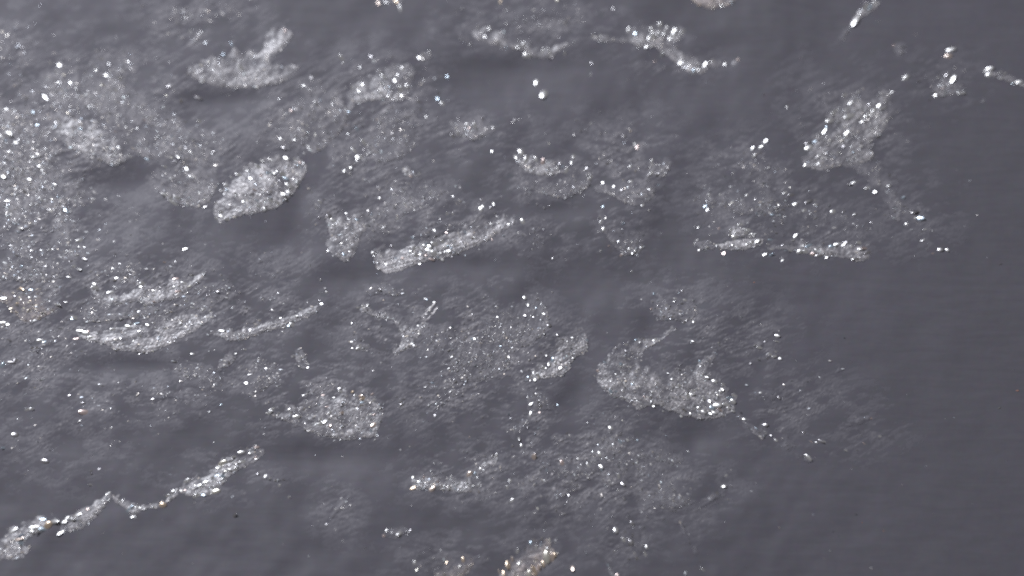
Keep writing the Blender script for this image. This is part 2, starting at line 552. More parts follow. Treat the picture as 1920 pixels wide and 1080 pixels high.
flake("granular upper crust of the large cracked flake, studded with many white grains", .46,
      "42,180 55,150 68,125 90,112 115,115 135,130 160,122 175,108 200,103 235,108 255,104 262,120 250,140 255,165 250,190 248,215 240,240 215,248 190,240 168,230 140,220 112,210 85,190 60,192",
      "95,118,5 112,122,5 192,111,6 202,142,6 198,140,4 226,148,7 134,157,5 145,167,6 85,183,6 52,180,4 50,188,4 110,155,4 180,133,4 240,115,4 245,128,3 216,167,4 150,211,5 140,220,4 165,200,3 120,140,3 178,125,4 205,120,3", mode='none', dens=1.1)
flake("smooth paddle shaped lobe with crisp lower edge below the cracked granular crust", .66,
      "85,182 100,192 110,205 125,215 145,215 170,225 195,235 215,250 240,270 250,285 235,305 215,312 190,304 160,292 130,278 108,258 103,235 105,210",
      "150,243,4 218,248,4 236,240,5 240,252,3 188,258,4 220,275,4 215,288,5 222,277,4 245,293,5 133,277,3 128,213,3 155,265,3 200,283,3", streak=28)
flake("broad dull sheet between the paddle shaped lobe and the brightest faceted flake", .46,
      "228,205 250,180 285,175 300,195 325,208 350,225 390,240 412,262 418,290 405,320 410,345 395,375 370,390 335,385 310,372 290,355 275,340 285,320 300,305 262,292 240,268",
      "293,260,5 272,226,4 315,225,4 375,227,6 323,257,5 332,292,6 360,286,5 348,278,4 311,313,6 350,317,6 358,330,5 276,298,4 330,303,4 312,365,8 325,380,8 332,370,6 320,372,5 400,250,3 405,310,3 372,385,3 385,387,3", mode='low', dens=.9, streak=25)
flake("brightest faceted flake with straight crisp edges and a dense crust of white grains", .80,
      "400,385 410,365 425,340 445,320 470,308 500,298 530,292 560,295 578,312 565,340 545,368 520,390 490,400 455,404 430,412 410,415 400,403",
      "489,301,6 507,300,4 536,297,7 553,299,5 486,313,7 464,320,5 447,327,6 434,333,5 504,326,6 512,325,6 518,322,5 532,328,10 470,335,5 424,347,5 427,357,5 413,357,4 475,366,5 479,358,5 505,364,5 542,347,7 530,366,6 540,360,6 508,377,7 484,378,5 486,388,6 497,380,4 457,380,5 405,381,4 430,385,4 417,398,6 416,405,6 427,411,6 406,409,4 413,417,3 495,393,5 560,310,4 561,305,4 550,335,5 548,352,5 534,372,5 520,380,6 500,388,5 525,340,4 536,334,6 490,330,4", mode='right', streak=30, dens=1.3)
flake("cluster of round grains just above the brightest faceted flake", .32,
      "505,285 515,265 528,250 545,255 560,270 552,290 530,292", "531,279,7 524,260,6 549,263,6 570,272,5 577,273,4", mode='none')
flake("faint curved band of grains beside the brightest faceted flake", .46,
      "500,240 515,220 530,205 548,190 560,170 560,145 580,138 605,145 600,165 620,175 645,190 655,215 645,240 625,260 605,280 590,290 575,280 585,262 560,260 540,275 515,270 500,262",
      "583,146,5 593,195,5 622,195,5 546,209,5 630,228,5 570,160,4 580,168,4 600,188,4 585,200,3 612,205,4 632,215,3", mode='right', dens=.8)
flake("blurred pale patch above the wide field of streaky grains", .34,
      "-12,50 20,52 35,75 45,92 30,110 22,125 -12,128", "32,80,4 42,90,4 20,122,4 5,60,3", mode='none')
flake("wide field of streaky elongated grains below the cracked granular crust", .5,
      "-14,180 25,190 58,188 92,215 96,250 104,280 125,300 110,312 118,325 110,330 125,350 150,345 170,360 175,380 150,385 140,410 155,440 150,460 175,480 190,510 165,500 130,500 120,520 105,490 95,460 90,420 60,430 30,440 -14,450",
      "15,252,7 5,258,6 10,265,5 32,268,5 60,296,6 32,317,5 40,324,5 52,336,6 5,331,6 28,334,4 47,356,5 48,362,5 85,355,5 102,346,4 78,318,4 15,377,5 10,383,5 35,427,7 53,430,4 125,395,5 138,416,4 150,450,6 95,469,5 156,486,6 147,505,6 98,518,4 130,520,5 172,372,4 18,232,4 12,205,4 35,222,4 60,210,4 70,235,4 20,285,4 70,305,4 12,300,4 30,345,4 60,345,4 20,400,4 60,385,4 80,375,4 110,370,4 150,378,3 125,470,4 135,490,4 140,500,4 165,475,3", mode='none', dens=1.15, streak=20)
flake("tall granular cluster with bright knobs in the gap between two dim bands", .64,
      "650,170 660,150 690,138 705,128 720,125 745,122 765,118 775,125 778,145 770,160 768,178 750,190 720,188 690,190 668,195 655,210 648,200",
      "755,131,7 720,144,8 713,135,5 752,169,9 762,163,6 713,175,6 673,170,6 671,177,5 740,153,5 732,165,4 753,182,5 770,140,5 718,187,3 655,210,4 680,160,4 690,185,4 728,180,4 745,140,4 660,165,4")
flake("small peaked patch above the tall granular cluster", .42, "773,105 790,98 815,97 812,108 795,115 780,112", "793,105,6 785,108,4 805,100,4")
flake("loose trail of round grains running down from the tall granular cluster", .22,
      "770,200 785,188 800,190 808,210 800,224 786,215|790,150 815,146 820,152 800,156", "838,143,5 820,182,6 830,193,6 785,191,6 823,175,5 800,222,5 820,220,4 788,205,5 806,148,4 795,150,4 815,146,3", mode='none')
flake("small knobbly patch at the end of the loose grain trail", .46,
      "843,228 858,220 880,222 905,218 930,232 930,245 910,255 890,265 870,258 855,258 848,245",
      "890,236,8 860,227,5 849,255,6 858,250,6 925,240,5 905,224,5 886,262,5 870,245,4 905,250,4 880,240,4 875,232,4")
flake("ragged clump with a big white knob under the faint curved band", .34,
      "636,328 634,300 652,275 668,250 690,258 694,290 678,305 660,335|640,240 655,225 665,240 655,255",
      "683,267,10 664,281,8 670,293,6 677,295,6 687,288,5 670,242,6 653,222,5 655,315,6 645,322,5 650,235,4 668,300,4", mode='none')
flake("little worn chip alone between the ragged clump and the funnel shaped flake", .55,
      "752,315 765,308 780,322 790,325 785,333 768,333 755,325", "770,331,4 787,325,4 758,318,3")
flake("curved comma shaped flake with a smooth rim facing bare grey", .62,
      "878,60 890,52 905,48 920,55 950,55 960,70 985,75 1000,85 1030,85 1060,78 1070,85 1050,95 1035,108 1020,112 1000,105 985,95 960,92 935,88 910,80 890,72",
      "896,53,6 918,53,6 982,84,6 985,102,6 992,104,6 1017,97,6 1031,98,7 1030,107,5 1059,101,6 935,80,5 950,88,4 882,80,5 950,45,4 910,70,4 970,88,4 945,60,3")
flake("faint tail trailing off the curved comma shaped flake", .25, "850,58 868,60 888,80 884,88 868,78", mode='none')
flake("arrow shaped bright flake with a drooping tail, beside the comma shaped flake", .68,
      "1108,72 1125,65 1150,63 1175,55 1200,50 1225,42 1250,42 1275,48 1285,60 1280,72 1265,80 1270,95 1290,105 1315,110 1345,108 1365,118 1385,112 1380,122 1355,125 1335,125 1315,138 1295,138 1275,125 1260,110 1240,100 1230,88 1215,90 1195,88 1180,80 1155,80 1130,80",
      "1264,63,11 1238,47,6 1262,51,6 1222,55,6 1225,68,9 1235,62,7 1178,58,6 1112,70,6 1240,103,6 1210,88,5 1222,86,5 1125,68,5 1275,118,5 1322,121,6 1337,112,5 1360,118,5 1382,113,5 1310,130,5 1280,60,6 1228,115,5 1245,60,6 1250,52,5 1205,70,4 1218,72,6 1190,65,4 1150,75,3 1300,132,4 1255,72,5")
flake("dim smear of fine grains above the comma shaped flake", .17,
      "935,15 975,8 1030,5 1085,12 1095,35 1070,55 1040,50 1000,42 955,40", "1045,-2,8w 938,2,5w 1000,20,3", mode='none', dens=.5)
flake("few warm white bits beyond the tall granular cluster", .35, "695,-8 745,-10 758,4 752,18 735,10 712,12 700,8",
      "708,5,6w 743,3,5w 750,15,6 725,4,4", mode='none')
flake("smooth pale bowl with warm rim beside the arrow shaped flake", .62, "1292,-6 1310,10 1335,17 1365,12 1388,-6", "1338,14,5w 1372,2,5 1312,8,4w 1355,10,3", warm=True)
flake("slim brilliant spike of large white grains with a fading tail", .78,
      "1590,52 1600,35 1612,18 1630,5 1645,3 1648,10 1634,22 1617,32 1605,45", "1622,17,9 1604,40,9 1638,8,7 1612,27,5 1630,14,6 1600,46,5w", mode='all')
flake("dull fading streak at the foot of the slim brilliant spike", .22, "1572,75 1582,58 1592,50 1596,58 1584,72", mode='none')
flake("narrow slanting trail of white grains beyond the rounded double glint patch", .5,
      "1842,130 1855,125 1870,132 1890,140 1930,152 1930,168 1900,158 1880,150 1860,143", "1855,130,8 1847,134,5 1855,140,6 1875,135,5 1885,137,5 1878,147,4 1910,155,7 1895,146,4")
flake("rounded dim patch with a double white glint, beside the steep granular slope", .40,
      "1740,160 1750,145 1765,138 1785,140 1800,150 1810,165 1805,180 1785,178 1765,182 1748,172", "1775,143,6 1785,150,8 1778,157,5 1803,174,6 1755,180,5 1760,145,4 1768,165,4 1724,151,5")
flake("small dim tuft above the rounded patch with the double glint", .34, "1672,85 1690,78 1700,95 1695,112 1680,112 1673,100", "1690,100,4 1676,85,4", mode='none')
flake("steep granular slope crowded with brilliant knobs, the largest flake by the empty side", .66,
      "1500,295 1510,275 1530,250 1550,225 1560,205 1580,180 1600,165 1625,175 1650,165 1680,170 1672,195 1690,205 1680,215 1665,225 1660,240 1645,260 1630,268 1640,285 1635,300 1620,305 1590,310 1560,315 1540,320 1510,315",
      "1593,218,11 1565,211,8 1556,227,7 1573,229,5 1585,178,6 1608,173,5 1595,195,7 1588,205,6 1632,212,8 1640,207,7 1625,217,6 1655,203,7 1648,198,6 1630,195,5 1670,173,5 1648,179,5 1588,250,6 1615,230,5 1545,247,6 1538,253,5 1517,277,7 1513,268,5 1527,265,5 1535,308,6 1530,298,5 1508,310,5 1560,287,4 1570,287,5 1550,322,4 1698,147,6 1600,215,5 1612,205,5 1645,240,4 1560,265,4 1580,275,4 1600,285,4 1548,240,4 1662,190,4", mode='low', dens=1.15, streak=-35)
flake("dim slanting stripe running from the steep granular slope into bare grey", .44,
      "1600,312 1640,300 1665,325 1690,345 1705,375 1725,395 1740,425 1750,450 1785,472 1775,480 1745,472 1730,455 1705,440 1690,415 1665,395 1650,370 1625,350",
      "1713,397,7 1723,410,8 1725,404,4 1670,328,5 1590,345,6 1627,352,6 1665,350,6 1692,371,5 1763,468,6 1775,469,5 1750,475,4 1730,450,4 1600,343,5 1640,360,4 1700,390,4 1735,430,4 1700,420,4", mode='none')
flake("triangular granular patch pointing up, above the bar shaped flake", .44,
      "1380,305 1395,295 1410,280 1425,265 1435,268 1432,285 1440,300 1460,312 1465,330 1450,345 1425,350 1400,345 1385,330",
      "1435,266,7 1412,295,6 1410,280,6 1425,278,6 1395,305,5 1385,308,4 1428,287,5 1458,317,5 1440,315,4 1407,327,5 1375,325,4 1430,345,4 1415,312,4", mode='none')
flake("bright knobbly crust sitting on a rounded dull lobe", .72,
      "958,285 975,278 1000,285 1020,295 1045,300 1050,310 1065,312 1080,320 1065,325 1045,325 1025,330 1000,328 980,318 965,300",
      "977,286,7 966,294,7 987,300,9 1005,299,7 1017,305,10 1062,320,8 1028,322,6 1035,325,5 1000,320,4 1050,305,5 1072,304,6 1076,293,6 985,295,5 1010,327,4 995,313,4 1045,315,5 970,282,4 1055,312,4")
flake("rounded dull lobe with a beaded rim below the bright knobbly crust", .32,
      "985,330 1010,335 1050,330 1075,318 1100,310 1112,330 1105,350 1085,365 1060,372 1035,370 1010,362 995,348",
      "1108,333,6 1095,353,5 1105,345,4 1100,316,4 980,347,4 1088,362,4 1060,371,3 1092,355,4", mode='right')
flake("L shaped granular flake beside the rounded dull lobe", .48,
      "1115,340 1135,340 1165,335 1195,340 1205,325 1215,310 1235,300 1240,285 1255,290 1260,310 1245,330 1225,345 1230,360 1220,378 1200,388 1180,385 1160,375 1140,365 1120,360",
      "1222,303,7 1230,328,7 1222,325,6 1183,341,5 1235,347,4 1218,355,4 1165,358,5 1130,345,5 1205,385,5 1196,275,6 1170,254,5 1190,270,4 1182,313,5 1215,332,5 1240,322,4 1195,365,4 1150,350,4", mode='low')
flake("dull tuft of grains above the L shaped granular flake", .26, "1090,245 1105,228 1125,225 1140,240 1138,262 1120,265 1105,258", "1108,233,4 1135,250,4", mode='none')
flake("very faint cloudy patch beside the tapered torpedo shaped flake", .16, "965,450 985,430 1010,425 1035,440 1040,465 1030,485 1005,490 975,478", "998,468,4 1000,430,3", mode='none', dens=.5)
flake("two joined dim clumps with a bright knob below the L shaped flake", .32,
      "1118,400 1130,390 1140,405 1150,425 1165,415 1185,420 1200,445 1208,462 1195,478 1175,480 1160,475 1145,455 1135,440 1120,420",
      "1132,430,6 1127,416,6 1131,386,5 1125,406,4 1168,420,5 1180,467,6 1165,478,5 1203,463,5 1190,470,4 1142,460,4 1185,475,4 1160,452,3", mode='low')
# ------------------------------------------------------------------ flakes, middle part
flake("dim pitted patch above the bar shaped flake, beside the beaded dome", .34,
      "1300,375 1310,352 1330,345 1350,355 1355,380 1340,395 1320,405 1308,400 1318,385", "1303,375,5 1322,385,5 1326,393,5 1336,388,5 1353,382,5 1309,425,4 1349,428,4 1330,365,4 1350,365,4 1310,400,4", mode='none')
flake("beaded dome ringed by bright grains on top of a smooth shell", .55, "1367,438 1375,425 1390,421 1405,430 1415,442 1405,448 1390,446 1375,447",
      "1372,432,6 1370,440,6 1377,445,6 1387,422,6 1395,430,5 1403,432,6 1407,441,7 1398,438,5 1380,428,5 1380,437,4 1412,444,5")
flake("smooth pale shell under the beaded dome", .78, "1345,460 1365,452 1390,449 1415,447 1432,448 1430,458 1415,464 1395,470 1370,471 1352,468", "1420,452,7 1410,456,6 1400,460,4 1365,463,3", mode='all', streak=-8)
flake("ragged stub of grains touching the smooth pale shell", .30, "1298,455 1315,448 1335,455 1345,462 1335,470 1315,468", "1308,450,4 1312,468,5 1345,459,5 1357,475,5 1302,457,4 1332,455,4 1325,465,3")
flake("long bar shaped flake with rows of white grains, beside the smooth pale shell", .68,
      "1430,460 1450,452 1470,455 1490,450 1530,450 1560,448 1590,450 1618,450 1628,462 1636,478 1620,490 1605,492 1585,485 1560,482 1535,478 1500,475 1480,470 1455,468 1440,470",
      "1440,458,5 1444,480,8 1433,479,6 1467,488,5 1483,470,7 1499,472,7 1510,472,6 1516,461,7 1523,477,6 1535,479,6 1551,482,5 1560,462,6 1567,458,6 1580,460,6 1585,455,5 1612,455,7 1622,465,7 1627,474,7 1610,468,5 1491,443,7 1487,450,5 1443,450,5 1468,460,4 1473,470,4 1447,468,4 1600,485,4 1545,455,4 1595,462,5 1530,468,4 1504,462,4", mode='low', streak=8)
flake("cloudy square patch above the long bar shaped flake", .44, "1490,410 1500,385 1515,372 1535,370 1545,380 1545,405 1535,420 1515,425 1500,420",
      "1516,377,7 1529,375,5 1529,384,5 1490,384,6 1483,386,4 1508,395,5 1472,361,6 1483,366,6 1446,402,5 1401,366,5 1430,374,4 1562,397,6 1582,396,5 1602,401,5 1577,406,4 1586,430,4 1632,417,4 1420,400,4 1460,385,3", mode='none')
flake("dim speckled veil filling the gap between triangular patch and long bar", .15, "1385,370 1430,360 1470,365 1490,380 1480,420 1470,445 1430,440 1400,415|1550,400 1590,395 1635,405 1640,430 1600,440 1560,435", "1425,385,3 1450,415,3 1410,395,3 1600,420,3", mode='none', dens=.8)
flake("funnel shaped flake with crisp dark side, next to the tapered torpedo", .62,
      "608,400 625,390 645,392 665,400 690,400 705,410 690,425 678,440 670,465 660,485 645,492 625,480 612,465 620,445 612,425",
      "647,428,5 670,412,5 618,405,6 625,413,6 627,423,5 622,430,4 613,470,4 646,477,4 698,403,4 701,415,4 655,411,4 690,395,3 650,400,4 640,440,3", mode='right', dens=1.2)
flake("scattered specks above the funnel shaped flake", .15, "572,352 590,345 605,365 612,388 600,408 585,392", "585,360,4 600,380,5 608,375,4 593,388,4 597,408,4 578,352,3", mode='none', dens=.8)
flake("upright veined patch with a narrow foot between funnel and torpedo", .48,
      "712,350 725,335 740,345 755,355 770,370 775,385 765,400 745,415 725,425 718,445 708,455 710,420 706,390",
      "712,372,4 771,372,5 785,368,4 760,383,5 776,393,5 740,390,4 718,425,4 745,410,4 735,355,3 722,380,3", mode='right')
flake("tiny bead cluster above the torpedo shaped flake", .40, "798,358 815,352 825,362 815,378 802,378", "808,365,6 815,370,4 806,372,4 818,360,4")
flake("long tapered torpedo shaped flake with a blazing white core and thin dark crack", .78,
      "697,475 705,463 730,458 765,455 790,445 820,435 850,425 880,418 910,415 940,405 962,405 965,420 950,430 930,440 915,450 890,462 860,475 830,485 800,490 775,498 750,508 725,512 705,502",
      "777,465,6 800,457,5 815,457,9 806,470,11 813,474,8 780,477,6 790,470,5 830,453,6 846,464,5 839,460,5 851,461,5 809,485,7 828,485,6 822,482,5 847,481,4 866,454,5 864,462,4 898,425,4 921,421,5 934,418,5 913,430,4 924,429,5 953,422,5 962,418,5 873,436,5 699,473,4 700,478,4 710,503,4 742,483,4 755,483,4 725,495,4 786,494,4 890,446,5 923,450,4 735,460,4 840,470,6 835,473,5 826,473,5 795,462,6 788,478,5 798,478,5 805,462,6 820,466,5 770,470,5 785,465,5 816,482,4", mode='low', dens=1.5, streak=-16)
flake("speckled haze of grains on the upper flank of the torpedo shaped flake", .26,
      "772,448 775,435 800,425 815,430 835,425 850,420 872,425 860,440 830,445 800,452", "839,402,6 849,402,5 813,432,6 774,446,5 836,437,4 824,410,4 800,428,3", mode='none')
flake("small grain topped hump above the torpedo's narrow tip", .28, "890,408 900,385 920,378 930,390 935,405 955,408 930,415 905,412", "926,382,6 901,393,6 905,388,5 903,375,4 920,390,4", mode='none')
flake("pale leaf shaped flake with fine ridges and crisp lower edge", .80,
      "140,615 165,610 190,612 225,605 260,605 300,595 340,588 365,578 385,575 400,588 395,600 370,618 345,632 320,645 295,658 270,663 240,660 215,658 195,645 165,640 145,632",
      "147,620,7 160,625,7 170,633,6 143,635,5 213,617,6 240,613,6 258,606,5 275,610,6 290,606,5 338,608,4 300,632,4 320,635,3 355,620,4 325,628,3 384,580,5 392,582,5 265,630,5 250,640,4 210,648,4 245,653,4 141,595,7 137,598,5 225,635,4 260,622,4 310,618,4 165,622,5 370,608,3", mode='low', streak=-6)
flake("ragged curled flake with pointed tip above the pale leaf shaped flake", .58,
      "165,535 180,528 190,540 205,548 225,550 250,540 262,530 280,545 310,535 325,518 345,520 365,512 388,508 380,525 360,540 345,552 325,562 300,568 280,575 255,565 235,570 205,575 180,562",
      "180,540,8 175,533,6 208,548,6 268,532,6 262,538,5 335,547,6 345,531,6 330,523,6 328,538,5 275,573,6 292,566,5 220,522,5 235,523,5 312,502,4 346,467,6 350,565,6 360,575,5 185,545,5 230,515,4 310,492,4 320,500,3 365,578,5 240,595,4 200,600,5 225,590,3", mode='right')
flake("small dim tuft at the pointed tip of the ragged curled flake", .30, "385,548 400,535 420,525 435,530 440,545 425,560 400,570 388,562", "406,548,6 390,555,4 417,542,4 430,540,3 395,545,4", mode='none')
flake("folded pale lobes with pink tint beside the ragged curled flake", .46,
      "-12,530 20,538 45,540 75,540 90,560 105,565 125,565 115,575 90,590 70,600 45,605 25,590 10,570 -12,560", "38,540,6 57,542,5 105,571,7 123,566,5 5,558,6 25,554,4 67,557,4 5,605,6 15,608,5 45,552,4 20,578,3", mode='low', warm=True)
flake("forked fringe of grains below the folded pale lobes", .32, "40,612 60,625 62,650 75,640 100,630 105,635 90,652 72,662 58,660 45,635|-10,675 20,665 35,678 25,695 -10,702",
      "75,638,6 85,640,5 70,650,5 5,685,6 20,680,6 30,675,5 100,632,3 68,660,4 20,638,4 12,610,4", mode='none')
flake("arched tuft of grains hanging below the streaky grain field", .38, "112,450 130,440 145,440 137,460 132,480 122,502 112,480", "140,470,4 128,452,4 145,462,4", mode='none')
flake("narrow ribbon of grains rising towards the funnel shaped flake", .58,
      "385,625 400,618 440,615 475,608 510,598 545,582 575,570 600,565 605,575 590,590 560,602 530,615 500,622 470,632 450,640 430,640 410,632",
      "415,619,7 450,625,5 470,618,5 525,597,4 548,608,7 555,594,5 530,602,4 510,606,4 565,580,5 598,565,5 602,570,4 612,548,5 608,540,5 600,525,4 500,618,4 480,612,4 540,612,5 390,628,3 440,632,3 585,575,3", mode='low', dens=1.2, streak=-20)
flake("small sharp splinter below the narrow ribbon of grains", .50, "406,692 415,675 430,662 446,664 440,678 425,690", "430,680,5 441,663,4 460,655,5 421,684,3", mode='right')
flake("dim cluster of rings under the sharp splinter", .24, "450,735 462,705 478,680 490,668 510,680 530,690 525,710 500,730 470,745", "485,672,4 498,690,5 515,682,4 470,702,5 478,695,4 462,719,5 520,700,3 527,693,3", mode='right')
flake("tiny upright chip beside the dim cluster of rings", .38, "550,665 560,645 570,655 580,680 575,695 560,690", "549,668,5 564,671,5 577,690,5 560,655,3", mode='right')
flake("Y shaped branching flake with finely grained arms", .60,
      "668,575 680,565 695,572 715,582 722,575 735,585 750,598 770,605 790,608 800,600 815,600 805,608 785,628 782,645 765,655 752,660 742,668 735,660 742,645 748,630 745,615 735,600 715,598 695,592 675,585",
      "688,572,5 672,577,5 690,582,5 737,604,5 712,590,4 762,652,5 772,646,5 787,626,4 770,620,4 760,630,4 785,610,4 700,592,4 680,575,4 765,640,3", mode='low', dens=1.5, streak=60)
flake("pair of slim glossy slivers at the Y shaped flake's upper arm", .85, "783,600 800,582 816,564 819,568 804,586 788,602|792,604 808,590 820,572 823,576 812,592 797,606", "815,567,4 800,590,3", mode='all', streak=-48, dens=.6)
flake("faint oval film with one bright grain above the Y shaped flake", .22, "680,545 700,530 720,528 745,533 760,545 755,553 735,555 710,552 695,555", "710,544,7 755,550,3 695,540,3", mode='low', streak=5)
flake("small beaded ring beside the Y shaped flake", .42, "656,640 660,627 672,624 680,635 690,645 698,652 690,660 670,658 660,650", "665,628,5 660,642,5 672,654,7 676,648,5 660,653,4 675,638,4 690,652,4", mode='low')
flake("large dim fan of fine curved ridges between Y shaped flake and pointed shard", .32,
      "845,640 870,620 900,605 925,590 935,572 945,560 970,560 985,550 1010,555 1025,575 1030,600 1033,615 1015,630 1000,645 985,650 960,655 950,690 930,705 900,715 870,718 850,700 840,670",
      "984,557,6 990,570,6 1008,562,5 933,577,5 983,592,6 972,597,4 1000,595,4 1018,590,5 1030,610,6 1012,630,5 1020,625,5 932,595,4 885,635,4 883,650,4 890,635,4 938,650,4 945,657,4 973,680,4 848,670,4 850,682,5 840,692,5 877,575,3 930,575,3 945,630,3 1005,575,4 960,575,3 920,640,3 955,670,3", mode='right', dens=1.1, streak=-70)
flake("speckled drift of grains beneath the large dim fan", .26, "770,740 790,715 820,705 850,712 848,735 830,760 818,775 805,790 798,775 815,755 795,745", "797,726,5 812,718,5 846,733,6 830,762,5 823,765,5 845,724,4 815,780,4 805,720,4 835,715,3 758,748,5 753,760,6", mode='none', dens=1.2)
flake("pointed shard split by a bright seam, standing alone above bare grey", .76,
      "985,715 988,700 1005,690 1015,680 1025,660 1040,640 1050,625 1070,617 1092,613 1100,625 1103,650 1095,665 1075,672 1072,690 1055,705 1035,708 1010,712",
      "1045,628,5 1063,641,5 1073,635,5 1101,638,5 1100,657,5 1075,670,5 1025,665,5 1035,674,7 1030,682,7 1042,682,6 1050,677,5 1019,690,6 1008,705,8 1002,712,6 1062,690,5 1085,650,4 1000,700,5 1050,690,5 1056,660,4 1068,655,4 1024,690,5 990,708,4", mode='right', dens=1.6, streak=-35)
flake("large boot shaped flake with dark hollow and dense white grains at its heel", .68,
      "1114,703 1120,690 1130,672 1140,658 1155,650 1175,642 1190,632 1210,632 1225,630 1238,625 1250,618 1262,612 1270,616 1255,628 1238,640 1220,648 1205,658 1203,672 1215,680 1230,678 1230,695 1245,698 1265,690 1285,695 1295,682 1310,670 1325,665 1340,658 1345,665 1335,680 1340,700 1350,705 1360,725 1370,735 1385,742 1378,755 1375,770 1360,780 1335,786 1310,787 1290,782 1270,776 1250,770 1235,760 1215,762 1200,770 1192,768 1185,758 1165,750 1145,742 1130,732 1120,718",
      "1174,646,6 1193,636,5 1198,641,5 1228,636,6 1207,634,5 1298,639,5 1155,653,4 1171,658,5 1172,670,5 1179,673,5 1164,683,5 1162,688,5 1189,686,5 1198,660,4 1134,680,5 1120,695,5 1115,705,4 1154,703,4 1195,697,4 1143,715,5 1185,722,5 1145,735,6 1155,735,5 1169,746,6 1168,734,5 1183,753,5 1233,719,6 1260,711,5 1250,700,4 1262,721,5 1274,723,5 1258,744,5 1290,742,7 1297,738,7 1302,733,6 1322,747,6 1312,678,5 1323,709,7 1340,715,6 1356,721,6 1352,729,7 1350,735,5 1344,760,11 1351,768,7 1363,758,8 1370,747,8 1377,742,6 1374,753,6 1375,770,5 1330,775,6 1320,772,6 1340,773,6 1243,770,4 1278,780,5 1225,762,5 1223,736,4 1330,752,5 1310,765,4 1335,765,6 1366,764,5 1295,775,4 1130,712,4 1208,745,4", mode='low', dens=1.5, streak=14)
flake("ragged tail of grains trailing from the boot shaped flake's heel", .46, "1380,780 1395,778 1415,790 1440,788 1446,805 1430,826 1415,815 1400,800", "1435,797,6 1425,812,5 1395,785,5 1390,773,4 1455,825,5 1437,790,4 1418,803,4 1445,815,4", mode='low', streak=35)
flake("knobbly arch of grains above the boot shaped flake", .40,
      "1218,580 1222,560 1235,548 1245,560 1265,565 1280,550 1295,545 1300,560 1310,585 1300,600 1280,605 1265,600 1240,600 1225,592",
      "1227,550,5 1222,565,5 1222,578,5 1250,572,5 1262,565,5 1266,560,5 1300,605,5 1285,575,4 1284,563,5 1280,545,4 1298,602,5 1283,606,5 1240,585,3 1275,590,3", mode='right')
flake("wispy pair of grain clusters beyond the boot shaped flake", .30, "1425,670 1440,658 1455,655 1465,668 1455,678 1438,676|1412,650 1422,638 1436,636 1438,650 1424,658",
      "1456,630,6 1457,640,6 1424,652,6 1408,653,5 1445,665,6 1455,660,5 1440,672,5 1462,672,5 1406,681,5 1453,668,5 1435,640,4 1448,670,4", mode='none')
flake("barely visible speckled veil over the boot shaped flake's tail", .15, "1395,735 1430,722 1465,730 1470,750 1450,762 1420,758", "1426,736,4 1460,745,4 1400,722,3 1470,722,3", mode='none')
flake("barely visible hooked film farthest from the boot shaped flake", .16, "1560,700 1572,685 1585,692 1580,700 1568,704", "1556,677,3 1580,692,3", mode='none')
flake("faint smudged patch above the narrow ribbon of grains", .15, "470,495 490,475 515,465 540,455 545,465 525,480 505,492 485,502", "", mode='none', dens=.4)
# ------------------------------------------------------------------ flakes, lower part
flake("zigzag ribbon of four linked flakes with warm white grains on bare grey", .68,
      "-14,1004 20,990 45,975 70,962 95,962 108,975 95,988 70,1000 45,1015 55,1030 45,1048 20,1050 -14,1045|100,1000 115,980 140,965 165,945 190,928 210,922 212,930 200,945 190,960 170,980 150,992 120,1000|208,925 225,930 250,945 270,946 300,945 315,925 332,916 334,928 318,942 300,952 275,955 262,960 252,975 245,965 230,950 215,942|335,925 345,905 365,895 385,885 405,870 415,855 445,845 460,840 480,832 490,838 492,855 475,868 450,880 430,895 410,915 395,928 375,932 355,932",
      "68,990,10 43,1004,10 90,985,8w 100,978,8 24,995,7 80,973,6 75,995,7 35,1010,7w 42,1018,6 58,998,6 82,992,6 145,965,7 135,975,7 120,978,6 178,965,6 115,998,6 155,990,5 205,925,5 128,970,5 165,955,4 190,940,4 150,975,4 243,955,7 250,970,5 305,947,7w 315,930,6 325,922,6 260,950,5 290,950,4 228,940,4 318,938,5 452,848,8 440,855,7 417,868,8w 412,875,6 440,880,7 420,892,7 428,882,6 370,910,8 385,905,6 368,930,7 403,922,8w 350,902,7 400,895,6 455,865,6 478,858,5 482,838,5 430,865,6 415,898,5 345,920,5 378,915,5 408,890,5 445,868,5 470,850,5 460,875,4 380,928,5", mode='low', streak=-30, name="crystal_ribbon", cat="ribbon")
flake("fan shaped flake with straight crisp side and scattered warm white grains", .54,
      "500,775 515,765 545,755 560,765 590,750 600,735 580,730 620,735 640,725 660,730 690,745 722,765 715,790 705,820 690,822 665,825 640,825 610,818 580,810 550,795 520,785",
      "505,775,7 510,768,6 522,775,5 555,782,8 542,768,5 602,787,6 610,790,6 601,795,6 618,799,5 605,741,5 620,773,7 615,763,5 637,730,6 570,740,4 682,747,8w 675,743,6w 698,740,5 643,774,6w 643,760,5 703,750,5 702,778,5 701,797,7w 697,808,5 702,825,4 675,808,4 642,800,4 680,755,5 640,735,6 668,742,5 545,775,4 590,780,3 660,735,5w 672,750,4 625,745,5", mode='right', streak=20)
flake("small feathered splinter far below the fan shaped flake", .36, "608,988 618,965 630,945 645,930 662,925 655,945 640,960 625,975", "612,985,4 640,935,3 628,955,4", mode='none')
flake("curving string of specks below the zigzag ribbon's upper end", .15, "480,885 495,888 515,895 535,895 530,906 510,905 490,897", "485,888,5 498,893,5 517,901,5 530,900,5 525,910,5 541,933,5 508,897,4", mode='none')
